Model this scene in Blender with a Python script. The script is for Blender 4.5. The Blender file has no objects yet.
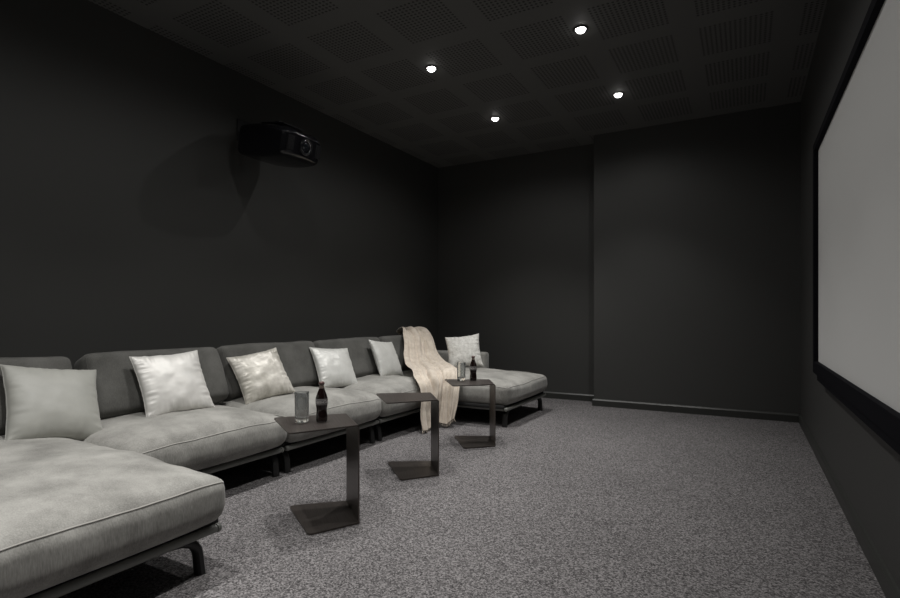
import bpy, bmesh, math, random
from mathutils import Vector, Matrix, noise, Euler
random.seed(7)
PI = math.pi
S = bpy.context.scene
COL = S.collection

# ------------------------------------------------------------------ camera
cam_d = bpy.data.cameras.new('camera')
cam = bpy.data.objects.new('camera', cam_d); COL.objects.link(cam)
cam.location = (0, 0, 1.05)
cam.rotation_euler = (PI/2, 0, math.atan2(295, 533))
cam_d.sensor_width = 36.0
cam_d.lens = 533/900*36
cam_d.shift_y = 16/900
cam_d.clip_start = 0.02
S.camera = cam

# ------------------------------------------------------------------ world, exposure
w = bpy.data.worlds.new('world'); S.world = w; w.use_nodes = True
w.node_tree.nodes['Background'].inputs[0].default_value = (0.02, 0.02, 0.021, 1)
w.node_tree.nodes['Background'].inputs[1].default_value = 0.2
S.view_settings.view_transform = 'Standard'
S.view_settings.look = 'None'
S.view_settings.gamma = 1.0
S.view_settings.use_curve_mapping = False
S.view_settings.exposure = 0.0
BEAM_W = (110.0, 72.0)          # sofa-side row, screen-side row
SPILL_W = 7.5
LAMP_X = (-2.31, -1.045)
LAMP_Y = (-0.03, 1.26, 2.55, 3.85, 5.16)
CEIL = 3.13

# ------------------------------------------------------------------ materials
def mat(name, col, rough=0.6, metal=0.0, **kw):
    m = bpy.data.materials.new(name); m.use_nodes = True
    b = m.node_tree.nodes['Principled BSDF']
    b.inputs['Base Color'].default_value = (*col, 1)
    b.inputs['Roughness'].default_value = rough
    b.inputs['Metallic'].default_value = metal
    for k, v in kw.items():
        b.inputs[k.replace('_', ' ')].default_value = v
    return m
def nd(m, t, **kw):
    n = m.node_tree.nodes.new(t)
    for k, v in kw.items(): setattr(n, k, v)
    return n
def lk(m, a, b): m.node_tree.links.new(a, b)
def coords(m, scale=(1, 1, 1)):
    tc = nd(m, 'ShaderNodeTexCoord'); mp = nd(m, 'ShaderNodeMapping')
    mp.inputs['Scale'].default_value = scale
    lk(m, tc.outputs['Object'], mp.inputs['Vector'])
    return mp.outputs['Vector']
def noise_n(m, vec, scale, detail=3, rough=0.5):
    n = nd(m, 'ShaderNodeTexNoise')
    n.inputs['Scale'].default_value = scale
    n.inputs['Detail'].default_value = detail
    n.inputs['Roughness'].default_value = rough
    lk(m, vec, n.inputs['Vector'])
    return n.outputs['Fac']
def ramp(m, fac, stops):
    r = nd(m, 'ShaderNodeValToRGB')
    e = r.color_ramp.elements
    while len(e) < len(stops): e.new(0.5)
    for i, (p, c) in enumerate(stops):
        e[i].position = p; e[i].color = (*c, 1)
    lk(m, fac, r.inputs['Fac'])
    return r.outputs['Color']
def bump(m, fac, strength, dist=0.01):
    b = nd(m, 'ShaderNodeBump')
    b.inputs['Strength'].default_value = strength
    b.inputs['Distance'].default_value = dist
    lk(m, fac, b.inputs['Height'])
    lk(m, b.outputs['Normal'], m.node_tree.nodes['Principled BSDF'].inputs['Normal'])
def math_n(m, op, a, b=None):
    n = nd(m, 'ShaderNodeMath', operation=op)
    for i, v in enumerate((a, b)):
        if v is None: continue
        if isinstance(v, (int, float)): n.inputs[i].default_value = v
        else: lk(m, v, n.inputs[i])
    return n.outputs[0]

M = {}
M['wall'] = mat('charcoal paint', (0.052, 0.052, 0.0495), 0.62)
v = coords(M['wall']); bump(M['wall'], noise_n(M['wall'], v, 90, 4), 0.08, 0.002)
M['trim'] = mat('charcoal satin paint', (0.036, 0.037, 0.034), 0.42)

# ceiling: charcoal board with squares of small perforations
mc = M['ceiling'] = mat('perforated charcoal ceiling board', (0.03, 0.03, 0.029), 0.7)
tc = nd(mc, 'ShaderNodeTexCoord'); sp = nd(mc, 'ShaderNodeSeparateXYZ')
lk(mc, tc.outputs['Object'], sp.inputs[0])
PITCH = 0.6445
def cell(axis, centre):
    a = math_n(mc, 'SUBTRACT', sp.outputs[axis], centre - PITCH/2)
    a = math_n(mc, 'DIVIDE', a, PITCH)
    a = math_n(mc, 'FRACT', a)
    a = math_n(mc, 'SUBTRACT', a, 0.5)
    local = math_n(mc, 'MULTIPLY', a, PITCH)
    inside = math_n(mc, 'LESS_THAN', math_n(mc, 'ABSOLUTE', local), 0.24)
    h = math_n(mc, 'SUBTRACT', math_n(mc, 'FRACT', math_n(mc, 'DIVIDE', math_n(mc, 'ADD', local, 0.24), 0.032)), 0.5)
    return inside, h
ix, hx = cell('X', -1.995); iy, hy = cell('Y', 3.85)
d2 = math_n(mc, 'ADD', math_n(mc, 'MULTIPLY', hx, hx), math_n(mc, 'MULTIPLY', hy, hy))
hole = math_n(mc, 'LESS_THAN', d2, 0.085)
hole = math_n(mc, 'MULTIPLY', hole, math_n(mc, 'MULTIPLY', ix, iy))
mx = nd(mc, 'ShaderNodeMix', data_type='RGBA')
lk(mc, hole, mx.inputs[0])
mx.inputs[6].default_value = (0.12, 0.12, 0.116, 1); mx.inputs[7].default_value = (0.025, 0.025, 0.024, 1)
lk(mc, mx.outputs[2], mc.node_tree.nodes['Principled BSDF'].inputs['Base Color'])

# carpet
m = M['carpet'] = mat('flecked grey carpet', (0.14, 0.135, 0.135), 0.95)
v = coords(m)
n0 = noise_n(m, v, 60, 4, 0.8)
vo = nd(m, 'ShaderNodeTexVoronoi'); vo.inputs['Scale'].default_value = 170; lk(m, v, vo.inputs['Vector'])
sc = nd(m, 'ShaderNodeSeparateColor'); lk(m, vo.outputs['Color'], sc.inputs[0])
n1 = math_n(m, 'ADD', math_n(m, 'MULTIPLY', n0, 0.55), math_n(m, 'MULTIPLY', sc.outputs[0], 0.45))
n2 = noise_n(m, v, 1.3, 2)
base = ramp(m, n1, [(0.27, (0.052, 0.049, 0.050)), (0.5, (0.152, 0.144, 0.145)), (0.73, (0.32, 0.305, 0.307))])
big = ramp(m, n2, [(0.3, (0.9, 0.9, 0.9)), (0.7, (1.05, 1.05, 1.05))])
mm = nd(m, 'ShaderNodeMix', data_type='RGBA', blend_type='MULTIPLY'); mm.inputs[0].default_value = 1
lk(m, base, mm.inputs[6]); lk(m, big, mm.inputs[7])
lk(m, mm.outputs[2], m.node_tree.nodes['Principled BSDF'].inputs['Base Color'])
m.node_tree.nodes['Principled BSDF'].inputs['Specular IOR Level'].default_value = 0.1
bump(m, n1, 0.7, 0.008)

def fabric(name, lo, hi, rough=0.85, sheen=0.25, scale=5.0, weave=240):
    m = mat(name, hi, rough)
    b = m.node_tree.nodes['Principled BSDF']
    b.inputs['Specular IOR Level'].default_value = 0.2
    b.inputs['Sheen Weight'].default_value = sheen
    b.inputs['Sheen Roughness'].default_value = 0.45
    v = coords(m); v2 = coords(m, (1, 1, 0.12))
    a = noise_n(m, v, scale, 5, 0.62); t = noise_n(m, v2, weave, 3, 0.6)
    f = math_n(m, 'ADD', math_n(m, 'MULTIPLY', a, 0.65), math_n(m, 'MULTIPLY', t, 0.35))
    lk(m, ramp(m, f, [(0.36, lo), (0.62, hi)]), b.inputs['Base Color'])
    bump(m, t, 0.25, 0.002)
    return m
M['sofa'] = fabric('grey chenille upholstery', (0.20, 0.196, 0.181), (0.42, 0.412, 0.385))
M['sofa_shaded'] = fabric('grey chenille with painted shade', (0.085, 0.084, 0.078), (0.145, 0.143, 0.134), sheen=0.12)  # same chenille as the seats, with the shade on the backs painted in
M['piping'] = mat('grey seam piping', (0.38, 0.37, 0.345), 0.8, 0, Sheen_Weight=0.3)
M['rail'] = mat('grey lacquered rail', (0.20, 0.205, 0.19), 0.38)
M['leg'] = mat('black cast leg', (0.012, 0.012, 0.012), 0.45)
M['underside'] = mat('black underside cloth', (0.02, 0.02, 0.02), 0.9)

def satin(name, lo, hi, rough, scale=10, b_=0.3, metal=0.0):
    m = mat(name, hi, rough, metal)
    b = m.node_tree.nodes['Principled BSDF']
    b.inputs['Sheen Weight'].default_value = 0.2
    b.inputs['Specular IOR Level'].default_value = 0.6
    v = coords(m); a = noise_n(m, v, scale, 4, 0.6)
    lk(m, ramp(m, a, [(0.35, lo), (0.65, hi)]), b.inputs['Base Color'])
    bump(m, a, b_, 0.012)
    return m
M['satin_plain'] = satin('plain pale grey satin', (0.36, 0.36, 0.33), (0.41, 0.41, 0.375), 0.5, 6, 0.08)
M['satin_shiny'] = satin('glossy silver satin', (0.64, 0.63, 0.60), (0.78, 0.765, 0.73), 0.46, 5, 0.06, 0.15)
M['satin_champagne'] = satin('crushed champagne satin', (0.44, 0.42, 0.365), (0.72, 0.69, 0.63), 0.40, 9, 0.3, 0.12)
M['satin_silver'] = satin('smooth silver satin', (0.60, 0.60, 0.57), (0.70, 0.70, 0.67), 0.42, 9, 0.2, 0.1)
M['linen'] = satin('crinkled off white cloth', (0.60, 0.59, 0.55), (0.84, 0.83, 0.79), 0.6, 26, 0.6)
m = M['throw'] = fabric('oatmeal knitted throw', (0.56, 0.485, 0.40), (0.76, 0.68, 0.585), 0.9, 0.3, 14, 300)

m = M['bronze'] = mat('brushed dark bronze steel', (0.095, 0.082, 0.075), 0.38, 0.75)
v = coords(m, (1, 0.02, 1)); n = noise_n(m, v, 300, 3)
lk(m, ramp(m, n, [(0.3, (0.085, 0.073, 0.067)), (0.7, (0.15, 0.130, 0.119))]), m.node_tree.nodes['Principled BSDF'].inputs['Base Color'])
M['glass'] = mat('clear glass', (0.93, 0.95, 0.94), 0.04, 0, Transmission_Weight=0.94, IOR=1.28)
M['cola'] = mat('dark cola in bottle', (0.010, 0.0045, 0.004), 0.06, 0, Specular_IOR_Level=0.7)
M['neck_glass'] = mat('brownish neck glass', (0.30, 0.24, 0.21), 0.08, 0, Transmission_Weight=0.55)
M['cap'] = mat('red crown cap', (0.15, 0.09, 0.085), 0.4, 0.3)
M['band'] = mat('grey label print', (0.16, 0.15, 0.15), 0.5)
M['ink'] = mat('pale lettering', (0.62, 0.6, 0.58), 0.5)
m = M['screen'] = mat('matt white projection cloth', (0.80, 0.80, 0.785), 0.9, 0, Specular_IOR_Level=0.1)
M['screen_frame'] = mat('black velvet frame', (0.0045, 0.0045, 0.007), 0.8, 0, Specular_IOR_Level=0.1)
M['projector'] = mat('glossy black projector shell', (0.008, 0.008, 0.010), 0.16)
M['projector_matt'] = mat('matt black metal', (0.010, 0.010, 0.012), 0.5)
M['lens'] = mat('coated lens glass', (0.01, 0.012, 0.016), 0.03, 0, Specular_IOR_Level=1.0)
M['chrome'] = mat('bright lens ring', (0.5, 0.5, 0.52), 0.18, 1.0)
M['lamp_trim'] = mat('black lamp trim', (0.02, 0.02, 0.02), 0.4)
m = M['lamp'] = mat('lit lamp lens', (1, 1, 1), 0.5)
b = m.node_tree.nodes['Principled BSDF']
b.inputs['Emission Color'].default_value = (1, 0.985, 0.95, 1); b.inputs['Emission Strength'].default_value = 14

# ------------------------------------------------------------------ helpers
def obj(name, bm, m, parent=None, smooth=True, auto=None):
    me = bpy.data.meshes.new(name)
    bmesh.ops.recalc_face_normals(bm, faces=bm.faces)
    bm.to_mesh(me); bm.free()
    o = bpy.data.objects.new(name, me); COL.objects.link(o)
    if isinstance(m, (list, tuple)):
        for q in m: me.materials.append(q)
    else: me.materials.append(m)
    if smooth:
        for p in me.polygons: p.use_smooth = True
        if auto: me.set_sharp_from_angle(angle=math.radians(auto))
    if parent is not None: o.parent = parent
    return o
def thing(name, label, cat, loc=(0, 0, 0), rotz=0, group=None):
    o = bpy.data.objects.new(name, None); COL.objects.link(o)
    o.empty_display_size = 0.1
    o.location = loc; o.rotation_euler = (0, 0, rotz)
    o['label'] = label; o['category'] = cat
    if group: o['group'] = group
    return o
def tag(o, label, cat, group=None):
    o['label'] = label; o['category'] = cat
    if group: o['group'] = group
    return o
def struct(name, bm, m, label=None, parent=None, smooth=False):
    o = obj(name, bm, m, parent, smooth)
    o['kind'] = 'structure'
    if label: o['label'] = label
    return o
def add_box(bm, x0, x1, y0, y1, z0, z1, bev=0.0, seg=2, mtx=None):
    r = bmesh.ops.create_cube(bm, size=1)
    vs = r['verts']
    for q in vs:
        q.co = Vector(((x0+x1)/2 + q.co.x*(x1-x0), (y0+y1)/2 + q.co.y*(y1-y0), (z0+z1)/2 + q.co.z*(z1-z0)))
    if bev > 0:
        es = list({e for q in vs for e in q.link_edges})
        rr = bmesh.ops.bevel(bm, geom=es, offset=bev, segments=seg, affect='EDGES', profile=0.5)
        vs = list({q for q in rr['verts']} | {q for q in vs if q.is_valid})
    if mtx is not None: bmesh.ops.transform(bm, matrix=mtx, verts=[q for q in vs if q.is_valid])
    return bm
def bx(x0, x1, y0, y1, z0, z1, bev=0.0, seg=2, mtx=None):
    return add_box(bmesh.new(), x0, x1, y0, y1, z0, z1, bev, seg, mtx)
def add_tube(bm, pts, r, seg=10, closed=False, caps=True):
    pts = [Vector(p) for p in pts]; n = len(pts); rings = []
    rr = r if isinstance(r, (list, tuple)) else [r]*n
    up = None
    for i, p in enumerate(pts):
        if closed: t = pts[(i+1) % n] - pts[i-1]
        else: t = pts[min(i+1, n-1)] - pts[max(i-1, 0)]
        t.normalize()
        if up is None:
            a = Vector((0, 0, 1)) if abs(t.z) < 0.9 else Vector((1, 0, 0))
            up = (a - t*a.dot(t)).normalized()
        else: up = (up - t*up.dot(t)).normalized()
        s = t.cross(up)
        rings.append([bm.verts.new(p + (up*math.cos(2*PI*k/seg) + s*math.sin(2*PI*k/seg))*rr[i]) for k in range(seg)])
    for i in range(n if closed else n-1):
        a, b = rings[i], rings[(i+1) % n]
        for k in range(seg): bm.faces.new((a[k], a[(k+1) % seg], b[(k+1) % seg], b[k]))
    if caps and not closed:
        bm.faces.new(rings[0][::-1]); bm.faces.new(rings[-1])
    return bm
def add_lathe(bm, prof, seg=24, mtx=None, cap=True):
    rings = []
    for r, z in prof:
        if r < 1e-5: rings.append([bm.verts.new((0, 0, z))])
        else: rings.append([bm.verts.new((r*math.cos(2*PI*k/seg), r*math.sin(2*PI*k/seg), z)) for k in range(seg)])
    for a, b in zip(rings, rings[1:]):
        for k in range(seg):
            if len(a) == 1 and len(b) == 1: continue
            if len(a) == 1: bm.faces.new((a[0], b[k], b[(k+1) % seg]))
            elif len(b) == 1: bm.faces.new((a[k], a[(k+1) % seg], b[0]))
            else: bm.faces.new((a[k], a[(k+1) % seg], b[(k+1) % seg], b[k]))
    if mtx is not None:
        bmesh.ops.transform(bm, matrix=mtx, verts=[q for r in rings for q in r])
    return bm

# ------------------------------------------------------------------ room shell
XL, XR, YN, YB, YR = -3.80, 0.476, -1.0, 6.21, 6.51
XS = -1.53
bm = bx(XL-0.2, XR+0.2, YN-0.2, YR+0.2, -0.1, 0.0); struct('floor', bm, M['carpet'], 'flecked grey carpet covering the floor')
bm = bx(XL-0.2, XR+0.2, YN-0.2, YR+0.2, CEIL, CEIL+0.1); struct('ceiling', bm, M['ceiling'], 'charcoal ceiling with squares of small perforations')
struct('wall_left', bx(XL-0.2, XL, YN-0.2, YR+0.2, 0, CEIL), M['wall'], 'dark charcoal wall behind the sofa')
struct('wall_right', bx(XR, XR+0.2, YN-0.2, YR+0.2, 0, CEIL), M['wall'], 'dark charcoal wall carrying the projection screen')
bm = bx(XL, XS, YR, YR+0.2, 0, CEIL); add_box(bm, XS, XR, YB, YR+0.2, 0, CEIL)
struct('wall_back', bm, M['wall'], 'charcoal far wall stepping forward on its right half')
struct('wall_front', bx(XL, XR, YN-0.2, YN, 0, CEIL), M['wall'], 'charcoal wall behind the viewer')
def baseboard(name, pts):
    # profile swept along a polyline; the room lies to the left of the direction of travel
    prof = [(0, 0), (0.018, 0), (0.018, 0.066), (0.008, 0.080), (0, 0.084)]
    bm = bmesh.new(); P = [Vector((*p, 0)) for p in pts]; rings = []
    for i, p in enumerate(P):
        d0 = (P[i]-P[i-1]).normalized() if i else (P[1]-P[0]).normalized()
        d1 = (P[i+1]-P[i]).normalized() if i < len(P)-1 else d0
        n0 = Vector((-d0.y, d0.x, 0)); n1 = Vector((-d1.y, d1.x, 0))
        nn = (n0+n1); nn = nn/(nn.dot(n0)) if nn.length > 1e-6 else n0
        rings.append([bm.verts.new(p + nn*a + Vector((0, 0, z))) for a, z in prof])
    for a, b in zip(rings, rings[1:]):
        for k in range(len(prof)): bm.faces.new((a[k], a[(k+1) % 5], b[(k+1) % 5], b[k]))
    bm.faces.new(rings[0]); bm.faces.new(rings[-1])
    return struct(name, bm, M['trim'])
baseboard('baseboard_right', [(XR, YN), (XR, YB)])
baseboard('baseboard_back', [(XR-0.016, YB), (XS, YB), (XS, YR), (XL+0.016, YR)])
baseboard('baseboard_left', [(XL, YR), (XL, YN)])

# ------------------------------------------------------------------ downlights
def downlight(x, y, label):
    t = thing('ceiling_downlight', label, 'ceiling light', (x, y, CEIL), 0, 'recessed ceiling downlights')
    bm = bmesh.new(); add_lathe(bm, [(0.052, 0.0), (0.052, -0.006), (0.046, -0.009), (0.037, -0.006), (0.035, 0.0)], 32)
    obj('trim_ring', bm, M['lamp_trim'], t)
    bm = bmesh.new(); add_lathe(bm, [(0.0, -0.030), (0.012, -0.0285), (0.022, -0.024), (0.031, -0.015), (0.036, -0.004), (0.036, 0.0)], 32)
    obj('lamp_lens', bm, M['lamp'], t)
    for nm, wt, sz, bl in (('lamp_beam', BEAM_W[0 if x < -2 else 1], 94, 1.0), ('lamp_spill', SPILL_W, 164, 0.5)):     # reflector beam and the wide spill round it
        l = bpy.data.lights.new(nm, 'SPOT'); l.energy = wt; l.spot_size = math.radians(sz); l.spot_blend = bl
        l.shadow_soft_size = 0.018; l.color = (1.0, 0.985, 0.96)
        lo = bpy.data.objects.new(nm, l); COL.objects.link(lo); lo.parent = t; lo.location = (0, 0, -0.052)
    return t
names = {(0, 4): 'round white downlight farthest back of the left row', (1, 4): 'round white downlight farthest back of the right row, nearest the far wall and screen',
         (0, 3): 'large round white downlight, middle of the left row', (1, 3): 'brightest round downlight near the top edge of the photo, right row',
         (0, 2): 'round downlight at the very top edge above the projector', (1, 2): 'downlight above the first side table, out of view overhead',
         (0, 1): 'downlight over the near chaise', (1, 1): 'downlight overhead between sofa and screen, near the viewer',
         (0, 0): 'downlight by the near wall on the sofa side', (1, 0): 'downlight by the near wall on the screen side'}
for i, x in enumerate(LAMP_X):
    for j, y in enumerate(LAMP_Y): downlight(x, y, names[(i, j)])

# ------------------------------------------------------------------ projection screen
t = thing('projection_screen', 'large white projection screen in a black frame on the right wall', 'projection screen', (XR, 3.2, 1.4))
def scr(name, bm, m): 
    for q in bm.verts: q.co -= Vector((XR, 3.2, 1.4))
    return obj(name, bm, m, t, smooth=False)
y0, y1, z0, z1 = 1.87, 4.515, 0.724, 2.206
scr('screen_cloth', bx(0.450, 0.456, y0, y1, z0, z1), M['screen'])
fw, xf = 0.075, 0.424
scr('frame_rail', bx(xf, XR, y0-fw, y1+fw, z1, z1+0.05, 0.002, 1), M['screen_frame'])
scr('frame_rail', bx(xf, XR, y0-fw, y1+fw, z0-0.083, z0, 0.002, 1), M['screen_frame'])
scr('frame_rail', bx(xf, XR, y0-fw, y0, z0, z1, 0.002, 1), M['screen_frame'])
scr('frame_rail', bx(xf, XR, y1, y1+fw, z0, z1, 0.002, 1), M['screen_frame'])
scr('lower_bar', bx(0.430, XR, y0, 4.40, z0-0.122, z0-0.084, 0.003, 1), M['screen_frame'])

# ------------------------------------------------------------------ sofa
def rounded(p, hx, hy, hz, r):
    """cube surface point p in [-1,1]^3 -> rounded box of half sizes hx,hy,hz"""
    q = Vector((p[0]*hx, p[1]*hy, p[2]*hz))
    c = Vector((max(-hx+r, min(hx-r, q.x)), max(-hy+r, min(hy-r, q.y)), max(-hz+r, min(hz-r, q.z))))
    d = q - c
    if d.length < 1e-9: return q
    return c + d.normalized()*r
def grid_cube(n):
    """vertices and faces of a subdivided cube, shared verts"""
    bm = bmesh.new(); key = {}
    def vert(p):
        k = tuple(round(a, 5) for a in p)
        if k not in key: key[k] = bm.verts.new(p)
        return key[k]
    def e(t):  # concentrate samples near the edges
        return math.sin(t*PI/2)*0.55 + t*0.45
    ax = [e(-1+2*i/n) for i in range(n+1)]
    for a in range(3):
        for s in (-1, 1):
            b_, c_ = (a+1) % 3, (a+2) % 3
            for i in range(n):
                for j in range(n):
                    f = []
                    for u, v_ in ((i, j), (i+1, j), (i+1, j+1), (i, j+1)):
                        p = [0, 0, 0]; p[a] = s; p[b_] = ax[u]; p[c_] = ax[v_]
                        f.append(vert(p))
                    bm.faces.new(f)
    return bm, key
def cushion_fn(hx, hy, hz, r, crown, side, seed, wr=0.005, belly=0.3, pull=0.03, tuck=0.0):
    def fn(p):
        u, v_, w_ = p
        q = rounded(p, hx, hy, hz, r)
        # narrow in plan corners
        uu, vv = q.x/hx, q.y/hy
        cu = max(0, 1-abs(uu)**3.6); cv = max(0, 1-abs(vv)**3.6)
        f = (cu*cv)**0.55
        t = q.z/hz
        if t > 0: q.z += crown*f*t
        else: q.z += crown*belly*f*t
        k = 1-abs(t)**2
        # side bulge
        q.x += side*k*cv**0.5*uu**3
        q.y += side*k*cu**0.5*vv**3
        if t < 0:                       # the side band tucks in towards its base
            q.x -= tuck*uu*t*t; q.y -= tuck*0.5*vv*t*t
        # plan corners pulled in
        cc = (abs(uu)*abs(vv))**4
        q.x -= pull*cc*uu; q.y -= pull*cc*vv
        nn = noise.noise(Vector((q.x*3.2+seed, q.y*3.2, q.z*3.2)))*wr*1.6 + noise.noise(Vector((q.x*9+seed, q.y*9, q.z*9)))*wr*0.7
        q.z += nn*(1 if t > 0 else 0.3)
        q.x += nn*0.6*uu; q.y += nn*0.6*vv
        return q
    return fn
def cushion(name, hx, hy, hz, r, crown, side, seed, m, parent, mtx, n=36, wr=0.005, pipe='top', piper=0.0035, pull=0.03, tuck=0.0):
    bm, key = grid_cube(n)
    fn = cushion_fn(hx, hy, hz, r, crown, side, seed, wr, 0.3, pull, tuck)
    for q in bm.verts: q.co = fn(q.co)
    bmesh.ops.transform(bm, matrix=mtx, verts=bm.verts)
    o = obj(name, bm, m, parent)
    if pipe:
        # seam follows the top edge of the side band
        loop = []
        N = 44
        ts = [-1+2*i/N for i in range(N)]
        zz = 1.0
        path = [(a, -1) for a in ts] + [(1, a) for a in ts] + [(-a, 1) for a in ts] + [(-1, -a) for a in ts]
        for a, b_ in path: loop.append(mtx @ fn((a, b_, zz)))
        # drop nearly coincident points
        L = [loop[0]]
        for p in loop[1:]:
            if (p-L[-1]).length > 0.004: L.append(p)
        bm = bmesh.new(); add_tube(bm, L, piper, 6, closed=True)
        obj('seam_piping', bm, M['piping'] if piper > 0.003 else m, o)
    return o
def leg_bm(x, y, dx, dy, wide=1.0):
    """cast bracket: a broad arm under the rail that turns down into a thick post"""
    bm = bmesh.new()
    sec = [(0.13, 0.150), (0.085, 0.146), (0.052, 0.140), (0.028, 0.124), (0.013, 0.100), (0.008, 0.07), (0.004, 0.03), (0.0, 0.0)]
    pts = [Vector((x+dx*a, y+dy*a, z)) for a, z in sec]
    wd = [0.012, 0.016, 0.019, 0.022, 0.023, 0.023, 0.024, 0.024]
    n = Vector((dy, dx, 0)); rings = []
    for i, p in enumerate(pts):
        tdir = (pts[min(i+1, len(pts)-1)] - pts[max(i-1, 0)]).normalized()
        s = tdir.cross(n).normalized() if abs(dx) else tdir.cross(n).normalized()
        hw, ht = wd[i], (0.010 if i < 2 else 0.018)
        rg = []
        for k in range(8):
            a = PI/8 + k*PI/4
            ca, sa = math.cos(a)/math.cos(PI/8), math.sin(a)/math.cos(PI/8)
            ca = max(-1, min(1, ca*1.15)); sa = max(-1, min(1, sa*1.15))
            q = p + n*ca*hw + s*sa*ht
            if i == len(pts)-1: q.z = 0.0
            rg.append(bm.verts.new(q))
        rings.append(rg)
    for a, b_ in zip(rings, rings[1:]):
        for k in range(8): bm.faces.new((a[k], a[(k+1) % 8], b_[(k+1) % 8], b_[k]))
    bm.faces.new(rings[0]); bm.faces.new(rings[-1][::-1])
    return bm
BX = -3.70     # rear of frame
def module(name, label, ya, yb, xf, cy0, cy1, seed, arm=None, hzc=None):
    """sofa module between ya and yb (world y), front edge at xf"""
    t = thing(name, label, 'sofa section', (BX, (ya+yb)/2, 0), 0, 'sections of the long grey sofa')
    L = lambda x, y, z: Vector((x-BX, y-(ya+yb)/2, z))
    T = Matrix.Translation(Vector((-BX, -(ya+yb)/2, 0)))
    r = 0.017
    a_, b_ = ya+0.028, yb-0.030
    # rails
    zr = 0.168
    for nm, p, q in (('front_rail', (xf+0.014, a_-0.022, zr), (xf+0.014, b_+0.022, zr)), ('side_rail', (BX+0.03, a_, zr), (xf-0.012, a_, zr)),
                 ('side_rail', (BX+0.03, b_, zr), (xf-0.012, b_, zr)), ('rear_rail', (BX+0.03, a_, zr), (BX+0.03, b_, zr))):
        bm = bmesh.new(); p, q = L(*p), L(*q); d = (q-p)
        if nm == 'front_rail':
            u = d.normalized()
            add_tube(bm, [p, p+u*0.003, p+u*0.008, p+u*0.02, p+u*0.0205, p+u*0.0235, p+u*0.024, q-u*0.024, q-u*0.0235, q-u*0.0205, q-u*0.02, q-u*0.008, q-u*0.003, q],
                     [r*0.5, r*0.9, r*1.08, r*1.08, r*0.85, r*0.85, r, r, r*0.85, r*0.85, r*1.08, r*1.08, r*0.9, r*0.5], 14)
        else: add_tube(bm, [p, q], r, 12)
        obj(nm, bm, M['rail'], t, auto=50)
    # platform
    bm = bx(BX+0.02, xf-0.001, ya+0.001, yb-0.001, 0.172, 0.205, 0.008, 2, T); obj('seat_platform', bm, M['underside'], t, auto=50)
    # legs, one per corner
    ch = xf > -2.3
    for x, y, dy in ((xf-0.01, a_+0.016, 1), (xf-0.01, b_-0.056 if ch else b_-0.016, -1), (BX+0.05, a_+0.02, 1), (BX+0.05, b_-0.02, -1)):
        q = L(x, y, 0); obj('leg', leg_bm(q.x, q.y, *((0, dy) if ch else ((-1, 0) if x > -3 else (1, 0)))), M['leg'], t, auto=50)
    # seat cushion
    ov = 0.05 if xf < -1.95 and xf > -2 else 0.078
    hx, hy = (xf+ov - (BX+0.13))/2, (yb-ya)/2 - 0.004
    hz = 0.087
    cx_, cy_ = (xf+ov + BX+0.13)/2, (ya+yb)/2
    mt = Matrix.Translation(L(cx_, cy_, 0.286))
    cushion('seat_cushion', hx, hy, hz, 0.040, 0.082, 0.014, seed, M['sofa'], t, mt, n=44, wr=0.008, pull=0.010, tuck=0.034)
    # low back frame
    bm = bx(BX, BX+0.075, ya+0.02, yb-0.02, 0.185, 0.70, 0.02, 3, T); obj('back_frame', bm, M['sofa_shaded'], t, auto=50)
    # back cushion
    ang = math.radians(22)
    hw = (cy1-cy0)/2
    R = Matrix.Rotation(-ang, 4, 'Y') 
    # local: x thickness, y width, z height -> cushion_fn works with z as thickness, so turn it
    turn = Matrix(((0, 0, 1, 0), (0, 1, 0, 0), (-1, 0, 0, 0), (0, 0, 0, 1)))
    mt = Matrix.Translation(L(-3.385, (cy0+cy1)/2, 0.613)) @ R @ turn
    cushion('back_cushion', 0.207, hw, 0.080, 0.05, 0.03, 0.004, seed+5, M['sofa_shaded'], t, mt, n=36, wr=0.005, piper=0.0018, pull=0.006)
    if arm:
        yy0, yy1 = arm
        bm = bx(BX+0.0, -2.70, yy0, yy1, 0.175, 0.605, 0.035, 4, T)
        for q in bm.verts: q.co += q.co.normalized()*0.004*noise.noise(q.co*6)
        obj('low_arm', bm, M['sofa'], t)
    return t
module('chaise_section', 'big grey chaise section nearest the viewer, at the left edge', 0.42, 1.490, -1.93, 0.50, 1.635, 1.0, arm=(0.26, 0.41))
module('sofa_section', 'grey sofa seat section next to the near chaise', 1.500, 2.535, -2.665, 1.685, 2.60, 11.0)
module('sofa_section', 'middle grey sofa seat section behind the first side table', 2.545, 3.565, -2.665, 2.615, 3.60, 23.0)
module('sofa_section', 'grey sofa seat section beside the far chaise, partly under the beige throw', 3.575, 4.560, -2.665, 3.615, 4.575, 37.0)
module('chaise_section', 'grey chaise section at the far end, by the back wall, with a low arm', 4.570, 5.700, -1.96, 4.59, 5.64, 51.0, arm=(5.715, 5.87))

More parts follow.
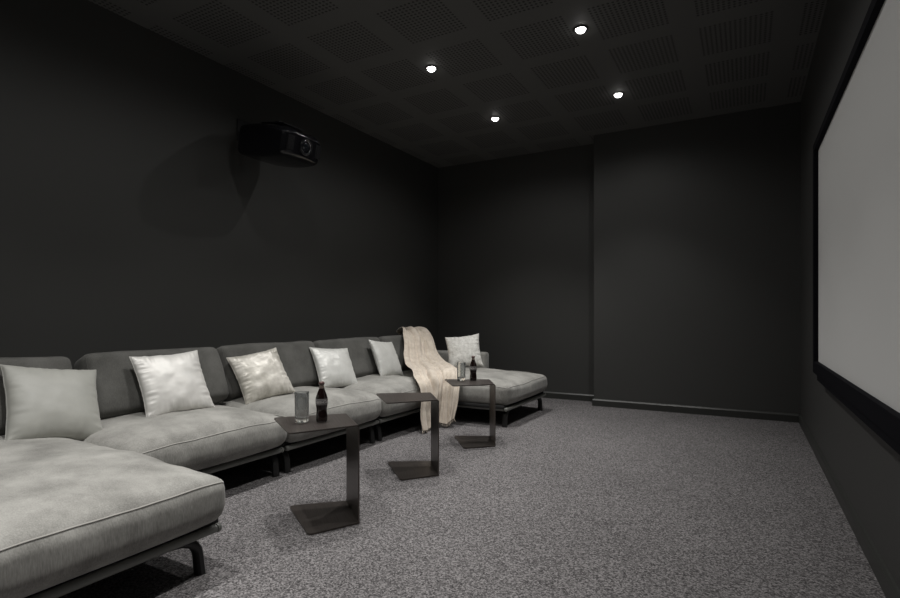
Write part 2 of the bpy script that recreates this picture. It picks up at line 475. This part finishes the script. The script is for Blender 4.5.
# ------------------------------------------------------------------ throw pillows
def pillow(label, mname, s, loc, yaw, lean, roll, thick, wr, seed, pinch=0.075, hfac=1.0):
    """square pillow: local x = right seen from the front, local y = up, local z = out"""
    a, b_, g = yaw, lean, roll
    n = Vector((math.cos(a)*math.cos(b_), math.sin(a)*math.cos(b_), math.sin(b_)))
    rt = Vector((-math.sin(a), math.cos(a), 0)); up = n.cross(rt)
    R = rt*math.cos(g)+up*math.sin(g); U = -rt*math.sin(g)+up*math.cos(g)
    N = 56; bm = bmesh.new(); grid = {}
    def shape(u, v_, side):
        x = u*(1 - pinch*(1-v_*v_)*abs(u)); y = v_*(1 - pinch*(1-u*u)*abs(v_))
        prof = max(0, (1-u**2)*(1-v_**2))
        z = thick/2*(prof**0.42)*side
        edge = 1 - min(1, min(1-abs(u), 1-abs(v_))*2.2)       # 1 at rim
        # gathers run away from the edge, strongest at the rim
        if abs(u) > abs(v_): ga = noise.noise(Vector((v_*9+seed, u*1.3, side*3)))
        else: ga = noise.noise(Vector((u*9+seed, v_*1.3+7, side*3)))
        fold = noise.noise(Vector((u*2.6+seed, v_*2.6, side+seed)))
        fine = noise.noise(Vector((u*7+seed*2, v_*7, side)))
        amp = wr*(prof**0.3)
        z += side*amp*(ga*edge**1.5*2.4 + fold*0.6 + fine*0.12)
        # slump: heavier below
        z += side*thick*0.10*prof*(-v_)
        x += 0.012*noise.noise(Vector((v_*3+seed, 4, 0)))*abs(u)**3; y += 0.012*noise.noise(Vector((u*3, seed, 2)))*abs(v_)**3
        return Vector((x*s/2, y*s/2*hfac, z))
    def e(i):
        t = -1+2*i/N
        return math.sin(t*PI/2)*0.5+t*0.5
    for side in (1, -1):
        for i in range(N+1):
            for j in range(N+1):
                rim = i in (0, N) or j in (0, N)
                if side == -1 and rim: grid[(i, j, -1)] = grid[(i, j, 1)]; continue
                grid[(i, j, side)] = bm.verts.new(shape(e(i), e(j), side))
        for i in range(N):
            for j in range(N):
                f = [grid[(i, j, side)], grid[(i+1, j, side)], grid[(i+1, j+1, side)], grid[(i, j+1, side)]]
                bm.faces.new(f)
    rimp = [grid[(i, 0, 1)].co.copy() for i in range(N)] + [grid[(N, j, 1)].co.copy() for j in range(N)] + \
           [grid[(N-i, N, 1)].co.copy() for i in range(N)] + [grid[(0, N-j, 1)].co.copy() for j in range(N)]
    Mx = Matrix((( R.x, U.x, n.x, loc[0]), (R.y, U.y, n.y, loc[1]), (R.z, U.z, n.z, loc[2]), (0, 0, 0, 1)))
    o = obj('throw_pillow', bm, M[mname]); tag(o, label, 'pillow', 'satin throw pillows')
    o.matrix_world = Mx
    L = [rimp[0]]
    for p in rimp[1:]:
        if (p-L[-1]).length > 0.003: L.append(p)
    bm = bmesh.new(); add_tube(bm, L, 0.0022, 6, closed=True)
    obj('edge_seam', bm, M[mname], o)
    return o
pillow('plain pale grey pillow at the left edge, on the near chaise', 'satin_plain', 0.440, (-3.155, 1.435, 0.585), 0.00, 0.57, -0.17, 0.17, 0.006, 3.0, 0.085)
pillow('shiny silver satin pillow, second from the left', 'satin_shiny', 0.42, (-3.15, 2.095, 0.620), -0.166, 0.50, 0.047, 0.13, 0.010, 9.0)
pillow('crushed champagne satin pillow, third from the left', 'satin_champagne', 0.395, (-3.155, 2.800, 0.600), -0.34, 0.55, 0.17, 0.13, 0.012, 15.0)
pillow('silver satin pillow standing behind the cola bottle, fourth from the left', 'satin_silver', 0.40, (-3.175, 3.63, 0.585), -0.208, 0.55, -0.077, 0.13, 0.006, 21.0)
pillow('pale grey pillow just left of the beige throw', 'satin_silver', 0.40, (-3.19, 4.43, 0.605), 0.05, 0.45, -0.111, 0.12, 0.004, 27.0)
pillow('crinkled off-white pillow leaning on the low arm of the far chaise', 'linen', 0.40, (-2.85, 5.48, 0.630), -1.108, 0.45, 0.119, 0.13, 0.009, 33.0, 0.09)

# ------------------------------------------------------------------ beige throw blanket
def catmull(P, t):
    n = len(P)-1; x = min(max(t, 0), 1)*n; i = min(int(x), n-1); f = x-i
    p0, p1, p2, p3 = P[max(i-1, 0)], P[i], P[i+1], P[min(i+2, n)]
    return 0.5*((2*p1) + (p2-p0)*f + (2*p0-5*p1+4*p2-p3)*f*f + (3*p1-p0-3*p2+p3)*f**3)
V = Vector
rows = [
 [V((-3.60, 5.27, .56)), V((-3.60, 5.33, .56)), V((-3.60, 5.40, .56)), V((-3.60, 5.48, .56)), V((-3.60, 5.61, .56))],
 [V((-3.585, 5.25, .76)), V((-3.585, 5.30, .77)), V((-3.585, 5.38, .77)), V((-3.585, 5.48, .79)), V((-3.585, 5.61, .77))],
 [V((-3.47, 5.12, .825)), V((-3.47, 5.19, .825)), V((-3.47, 5.33, .825)), V((-3.47, 5.48, .82)), V((-3.47, 5.60, .81))],
 [V((-3.33, 4.88, .755)), V((-3.33, 5.05, .77)), V((-3.33, 5.21, .77)), V((-3.33, 5.37, .76)), V((-3.33, 5.50, .735))],
 [V((-3.21, 4.71, .600)), V((-3.20, 4.89, .61)), V((-3.20, 5.06, .61)), V((-3.19, 5.23, .60)), V((-3.18, 5.37, .58))],
 [V((-3.06, 4.55, .50)), V((-3.05, 4.73, .505)), V((-3.04, 4.90, .505)), V((-3.01, 5.07, .50)), V((-2.97, 5.21, .485))],
 [V((-2.82, 4.33, .455)), V((-2.80, 4.49, .46)), V((-2.76, 4.64, .47)), V((-2.72, 4.77, .47)), V((-2.66, 4.87, .46))],
 [V((-2.635, 4.07, .415)), V((-2.62, 4.24, .425)), V((-2.58, 4.38, .44)), V((-2.52, 4.50, .455)), V((-2.42, 4.56, .435))],
 [V((-2.575, 4.01, .320)), V((-2.565, 4.19, .330)), V((-2.55, 4.31, .340)), V((-2.48, 4.42, .36)), V((-2.37, 4.47, .345))],
 [V((-2.575, 3.985, .170)), V((-2.565, 4.14, .170)), V((-2.56, 4.26, .19)), V((-2.47, 4.39, .20)), V((-2.37, 4.44, .21))],
 [V((-2.560, 3.99, .020)), V((-2.545, 4.12, .018)), V((-2.56, 4.23, .07)), V((-2.47, 4.36, .030)), V((-2.40, 4.41, .08))],
]
def throw_pt(a, t):
    P = [catmull(r, a) for r in rows]
    return catmull(P, t)
NA, NT = 110, 170
bm = bmesh.new(); G = []
for j in range(NT+1):
    t = j/NT; row = []
    for i in range(NA+1):
        a = i/NA
        p = throw_pt(a, t)
        da = throw_pt(min(a+.01, 1), t)-throw_pt(max(a-.01, 0), t); dt = throw_pt(a, min(t+.01, 1))-throw_pt(a, max(t-.01, 0))
        n = da.cross(dt)
        n = n.normalized() if n.length > 1e-9 else V((0, 0, 1))
        if n.dot(V((1, -0.2, 1))) < 0: n = -n
        ph = a*2*PI*2.6 + 0.8*math.sin(t*3.0) + 1.0*noise.noise(V((a*1.5, t*2.5, 5)))
        amp = 0.040*(0.7+0.3*math.sin(t*5+1)) + (0.012 if t > 0.72 else 0.012*(t/0.72)**3)
        f = ((0.5+0.5*math.sin(ph))**0.35 + 0.20*math.sin(2.7*ph+1.0)*(0.5+t))
        cr = noise.noise(V((a*6, t*14, 1)))*0.006 + noise.noise(V((a*16, t*30, 2)))*0.0022
        gr = 0
        for g0, gd, gw in ((0.17, .030, .022), (0.33, .050, .026), (0.52, .060, .030), (0.72, .040, .024), (0.88, .022, .02)):
            wv = g0 + 0.035*noise.noise(V((g0*9, t*3.2, 8))) + 0.03*(t-0.5)*(1 if g0 < .5 else -1)
            gr += 1.25*gd*math.exp(-((a-wv)/gw)**2)*(0.65+0.6*noise.noise(V((g0*20, t*3, 3)))) * min(1, t*6)
        fl = max(0.25, 1-max(0, 0.52-abs(t-0.60))*1.3)                # cloth lies flatter over the seat
        p = p + n*(0.03 - gr*fl + amp*f*1.15 + cr + 0.004)
        if p.z < 0.012: p.z = 0.012
        row.append(bm.verts.new(p))
    G.append(row)
for j in range(NT):
    for i in range(NA): bm.faces.new((G[j][i], G[j][i+1], G[j+1][i+1], G[j+1][i]))
hem = [v_.co.copy() for v_ in G[-1]]; hem2 = [v_.co.copy() for v_ in G[int(NT*0.17)]]
left_edge = [G[j][0].co.copy() for j in range(NT+1)]
thr = obj('throw_blanket', bm, M['throw'])
tag(thr, 'beige throw blanket draped over the sofa back and seat down to the carpet', 'blanket')
sm = thr.modifiers.new('Solidify', 'SOLIDIFY'); sm.thickness = 0.006; sm.offset = 1
bm = bmesh.new()
for i in range(0, NA+1, 2):
    p = hem[i]
    q = p + V((random.uniform(-.004, .012), random.uniform(-.006, .006), -min(0.03, p.z-0.006)))
    add_tube(bm, [p, (p+q)/2+V((.003, 0, 0)), q], 0.0022, 5)
fr = obj('fringe', bm, M['throw'], thr); fr['kind'] = 'stuff'

# ------------------------------------------------------------------ side tables
def round_poly(pts, rad, seg=6):
    out = []
    n = len(pts)
    for i in range(n):
        p = Vector(pts[i]); a = Vector(pts[i-1]); b_ = Vector(pts[(i+1) % n]); r = rad[i]
        if r <= 0: out.append(p); continue
        d0 = (a-p).normalized(); d1 = (b_-p).normalized()
        for k in range(seg+1):
            t = k/seg
            out.append((1-t)**2*(p+d0*r) + 2*t*(1-t)*p + t*t*(p+d1*r))
    return out
def prism(poly, z0, z1):
    bm = bmesh.new()
    lo = [bm.verts.new((p.x, p.y, z0)) for p in poly]; hi = [bm.verts.new((p.x, p.y, z1)) for p in poly]
    bm.faces.new(lo[::-1]); bm.faces.new(hi)
    for i in range(len(poly)): bm.faces.new((lo[i], lo[(i+1) % len(poly)], hi[(i+1) % len(poly)], hi[i]))
    return bm
def side_table(label, x, y, a):
    t = thing('side_table', label, 'side table', (x, y, 0), a, 'dark bronze side tables')
    H, Wp = 0.498, 0.335
    th = 0.007
    bm = prism(round_poly([(-0.346, -0.238), (-0.012, -Wp/2), (-0.012, Wp/2), (-0.395, 0.193)], [0.03, 0, 0, 0.03]), H-th, H)
    obj('table_top', bm, M['bronze'], t, auto=30)
    bm = prism(round_poly([(-0.258, -0.228), (-0.004, -Wp/2), (-0.004, Wp/2), (-0.313, 0.202)], [0.03, 0, 0, 0.03]), 0.003, 0.003+th)
    obj('base_plate', bm, M['bronze'], t, auto=30)
    # upright sheet, bent over into the top
    bm = bmesh.new(); prof_o, prof_i = [], []
    pts = [(0, 0.003)] + [(0, H-0.014)] + [(-0.014*(1-math.cos(k*PI/12)), H-0.014+0.014*math.sin(k*PI/12)) for k in range(1, 7)]
    pin = [(-th, 0.003)] + [(-th, H-0.014)] + [(-th-(0.014-th)*(1-math.cos(k*PI/12)), H-0.014+(0.014-th)*math.sin(k*PI/12)) for k in range(1, 7)]
    ring = pts + pin[::-1]
    A = [bm.verts.new((p[0], -Wp/2, p[1])) for p in ring]; B = [bm.verts.new((p[0], Wp/2, p[1])) for p in ring]
    n = len(ring)
    for i in range(n): bm.faces.new((A[i], A[(i+1) % n], B[(i+1) % n], B[i]))
    m_ = len(pts)
    for i in range(m_-1):
        bm.faces.new((A[i], A[i+1], A[n-2-i], A[n-1-i])); bm.faces.new((B[i], B[i+1], B[n-2-i], B[n-1-i]))
    obj('upright_panel', bm, M['bronze'], t, auto=30)
    return t
side_table('dark bronze C-shaped side table nearest the viewer, with a glass and bottle on it', -1.822, 2.230, 0.872)
side_table('middle dark bronze C-shaped side table with an empty top', -1.850, 3.135, 0.684)
side_table('farthest dark bronze C-shaped side table, beside the beige throw', -1.827, 4.034, 0.555)
TT = 0.4985

# ------------------------------------------------------------------ glasses and bottles
def tumbler(label, x, y):
    H, R0, R1 = 0.155, 0.034, 0.037
    bm = bmesh.new(); seg = 48
    prof = [(0, 0.0), (R0-.004, 0.0), (R0, .003), (R0+.0005, .02), (R1-.001, H-.03), (R1, H-.002), (R1-.001, H), (R1-.0025, H-.001), (R0-.0035, .03), (R0-.006, .024), (0.012, .021), (0, .021)]
    add_lathe(bm, prof, seg)
    for v_ in bm.verts:           # vertical flutes on the lower body
        r = math.hypot(v_.co.x, v_.co.y)
        if r > R0-.002 and .002 < v_.co.z < H-.02:
            a = math.atan2(v_.co.y, v_.co.x); k = 1+0.007*math.cos(a*12)
            v_.co.x *= k; v_.co.y *= k
    o = obj('drinking_glass', bm, M['glass']); o.location = (x, y, TT+.0005)
    tag(o, label, 'glass', 'tall clear tumblers'); return o
def bottle(label, x, y, rz):
    t = thing('cola_bottle', label, 'bottle', (x, y, TT+.0005), rz, 'small glass cola bottles')
    prof = [(0, .004), (.018, .002), (.024, 0), (.0275, .003), (.029, .012), (.0288, .03), (.027, .048), (.0262, .060), (.0272, .072), (.0300, .088), (.0310, .100),
            (.0310, .112), (.0300, .122), (.0268, .136), (.0215, .150), (.0165, .162), (.0135, .172)]
    neck = [(.0135, .172), (.0125, .182), (.0122, .190), (.0138, .192), (.0138, .196), (.0125, .197), (.0125, .2)]
    bm = bmesh.new(); add_lathe(bm, prof, 40)
    for v_ in bm.verts:           # contour ribs above and below the label
        z = v_.co.z
        if .01 < z < .085 or .125 < z < .165:
            a = math.atan2(v_.co.y, v_.co.x); k = 1+0.028*math.cos(a*10); v_.co.x *= k; v_.co.y *= k
    obj('bottle_body', bm, M['cola'], t)
    bm = bmesh.new(); add_lathe(bm, neck, 24); obj('bottle_neck', bm, M['neck_glass'], t)
    bm = bmesh.new(); add_lathe(bm, [(.0140, .194), (.0148, .196), (.0138, .203), (.012, .2055), (0, .206)], 21)
    for i, v_ in enumerate(bm.verts):
        if v_.co.z < .197:
            a = math.atan2(v_.co.y, v_.co.x); k = 1+0.05*math.cos(a*21); v_.co.x *= k; v_.co.y *= k
    obj('crown_cap', bm, M['cap'], t)
    bm = bmesh.new(); add_lathe(bm, [(.0303, .0885), (.0313, .100), (.0313, .112), (.0304, .1205)], 40); lb = obj('label_band', bm, M['band'], t)
    # lettering wrapped round the band
    for rot in (0, PI):
        cu = bpy.data.curves.new('lettering', 'FONT'); cu.body = 'Coca-Cola'; cu.size = .021; cu.shear = .35; cu.align_x = 'CENTER'; cu.extrude = 0
        tmp = bpy.data.objects.new('lettering_source', cu); COL.objects.link(tmp)
        dg = bpy.context.evaluated_depsgraph_get(); me = bpy.data.meshes.new_from_object(tmp.evaluated_get(dg))
        bpy.data.objects.remove(tmp); bm = bmesh.new(); bm.from_mesh(me)
        bmesh.ops.subdivide_edges(bm, edges=[e for e in bm.edges if e.calc_length() > .003], cuts=2)
        for v_ in bm.verts:
            a = v_.co.x/.0317 + rot; z = .098+v_.co.y*0.95; v_.co = V((.0317*math.cos(a), .0317*math.sin(a), z))
        obj('lettering', bm, M['ink'], lb, smooth=False)
    return t
tumbler('tall clear glass tumbler on the nearest side table', -1.995, 2.030)
tumbler('tall clear glass tumbler on the farthest side table', -2.079, 3.950)
bottle('dark glass cola bottle on the nearest side table', -1.918, 2.093, -0.85)
bottle('dark glass cola bottle on the farthest side table', -2.006, 4.028, -0.95)

# ------------------------------------------------------------------ projector
PZ = 2.45
t = thing('ceiling_projector', 'glossy black projector mounted high on the left wall under the ceiling', 'projector', (XL, 3.19, PZ))
tilt = Matrix.Translation(V((0.42, 0, 0))) @ Matrix.Rotation(math.radians(10), 4, 'Y')
bm, key = grid_cube(28)
for q in bm.verts:
    p = rounded(q.co, 0.26, 0.225, 0.128, 0.045)
    k = p.x/0.26
    p.z *= 1 - 0.25*max(0, k)**2 - 0.10*max(0, -k)**2
    p.y *= 1 - 0.10*max(0, k)**3
    p.x += 0.035*(1-(p.y/0.225)**2)*max(0, k)**4
    p.z += 0.012*(1-(p.y/0.225)**2)*(1 if p.z > 0 else -0.6)
    if p.z > 0.05: p.z += 0.010*math.exp(-((abs(p.y)-0.12)/0.02)**2)      # two raised ribs along the top
    q.co = tilt @ p
obj('projector_body', bm, M['projector'], t)
XF = tilt @ Matrix.Translation(V((0.29, 0.0, 0.0))) @ Matrix.Rotation(PI/2, 4, 'Y')
bm = bmesh.new(); add_lathe(bm, [(.070, -.03), (.070, .012), (.064, .020), (.056, .016), (.052, -.005)], 36, XF); hs = obj('lens_barrel', bm, M['projector'], t)
bm = bmesh.new(); add_lathe(bm, [(.051, .004), (.051, .009), (.049, .010), (.048, .004)], 36, XF); obj('lens_ring', bm, M['chrome'], hs)
bm = bmesh.new(); add_lathe(bm, [(.048, -.004), (.030, .006), (.015, .010), (0, .0115)], 36, XF); obj('lens_glass', bm, M['lens'], hs)
for sy in (-1, 1):
    bm = bmesh.new()
    for k in range(9): add_box(bm, 0.262-abs(k-4)*0.001, 0.285, sy*(0.105+k*0.009)-0.002, sy*(0.105+k*0.009)+0.002, -0.055, 0.055, 0.0008, 1, tilt)
    obj('air_vent', bm, M['projector_matt'], t, smooth=False)
bm = bmesh.new()
for sy in (-1, 1):
    for sx in (-1, 1): add_tube(bm, [tilt @ V((sx*.1, sy*.09, .10)), tilt @ V((sx*.1, sy*.09, .165))], .008, 8)
add_box(bm, -0.13, 0.13, -0.11, 0.11, 0.158, 0.168, 0.003, 1, tilt)
obj('mount_bracket', bm, M['projector_matt'], t, smooth=False)
bm = bx(0.0, 0.44, -0.03, 0.03, 0.165, 0.205, 0.004, 1); obj('mount_arm', bm, M['projector_matt'], t, smooth=False)
bm = bx(0.0, 0.012, -0.09, 0.09, 0.09, 0.28, 0.003, 1); obj('wall_plate', bm, M['projector_matt'], t, smooth=False)
bm = bmesh.new()
add_tube(bm, [(.012, -.05, .12), (.06, -.055, .05), (.12, -.06, .02), (.18, -.06, .02)], .005, 8); obj('power_cable', bm, M['projector_matt'], t)
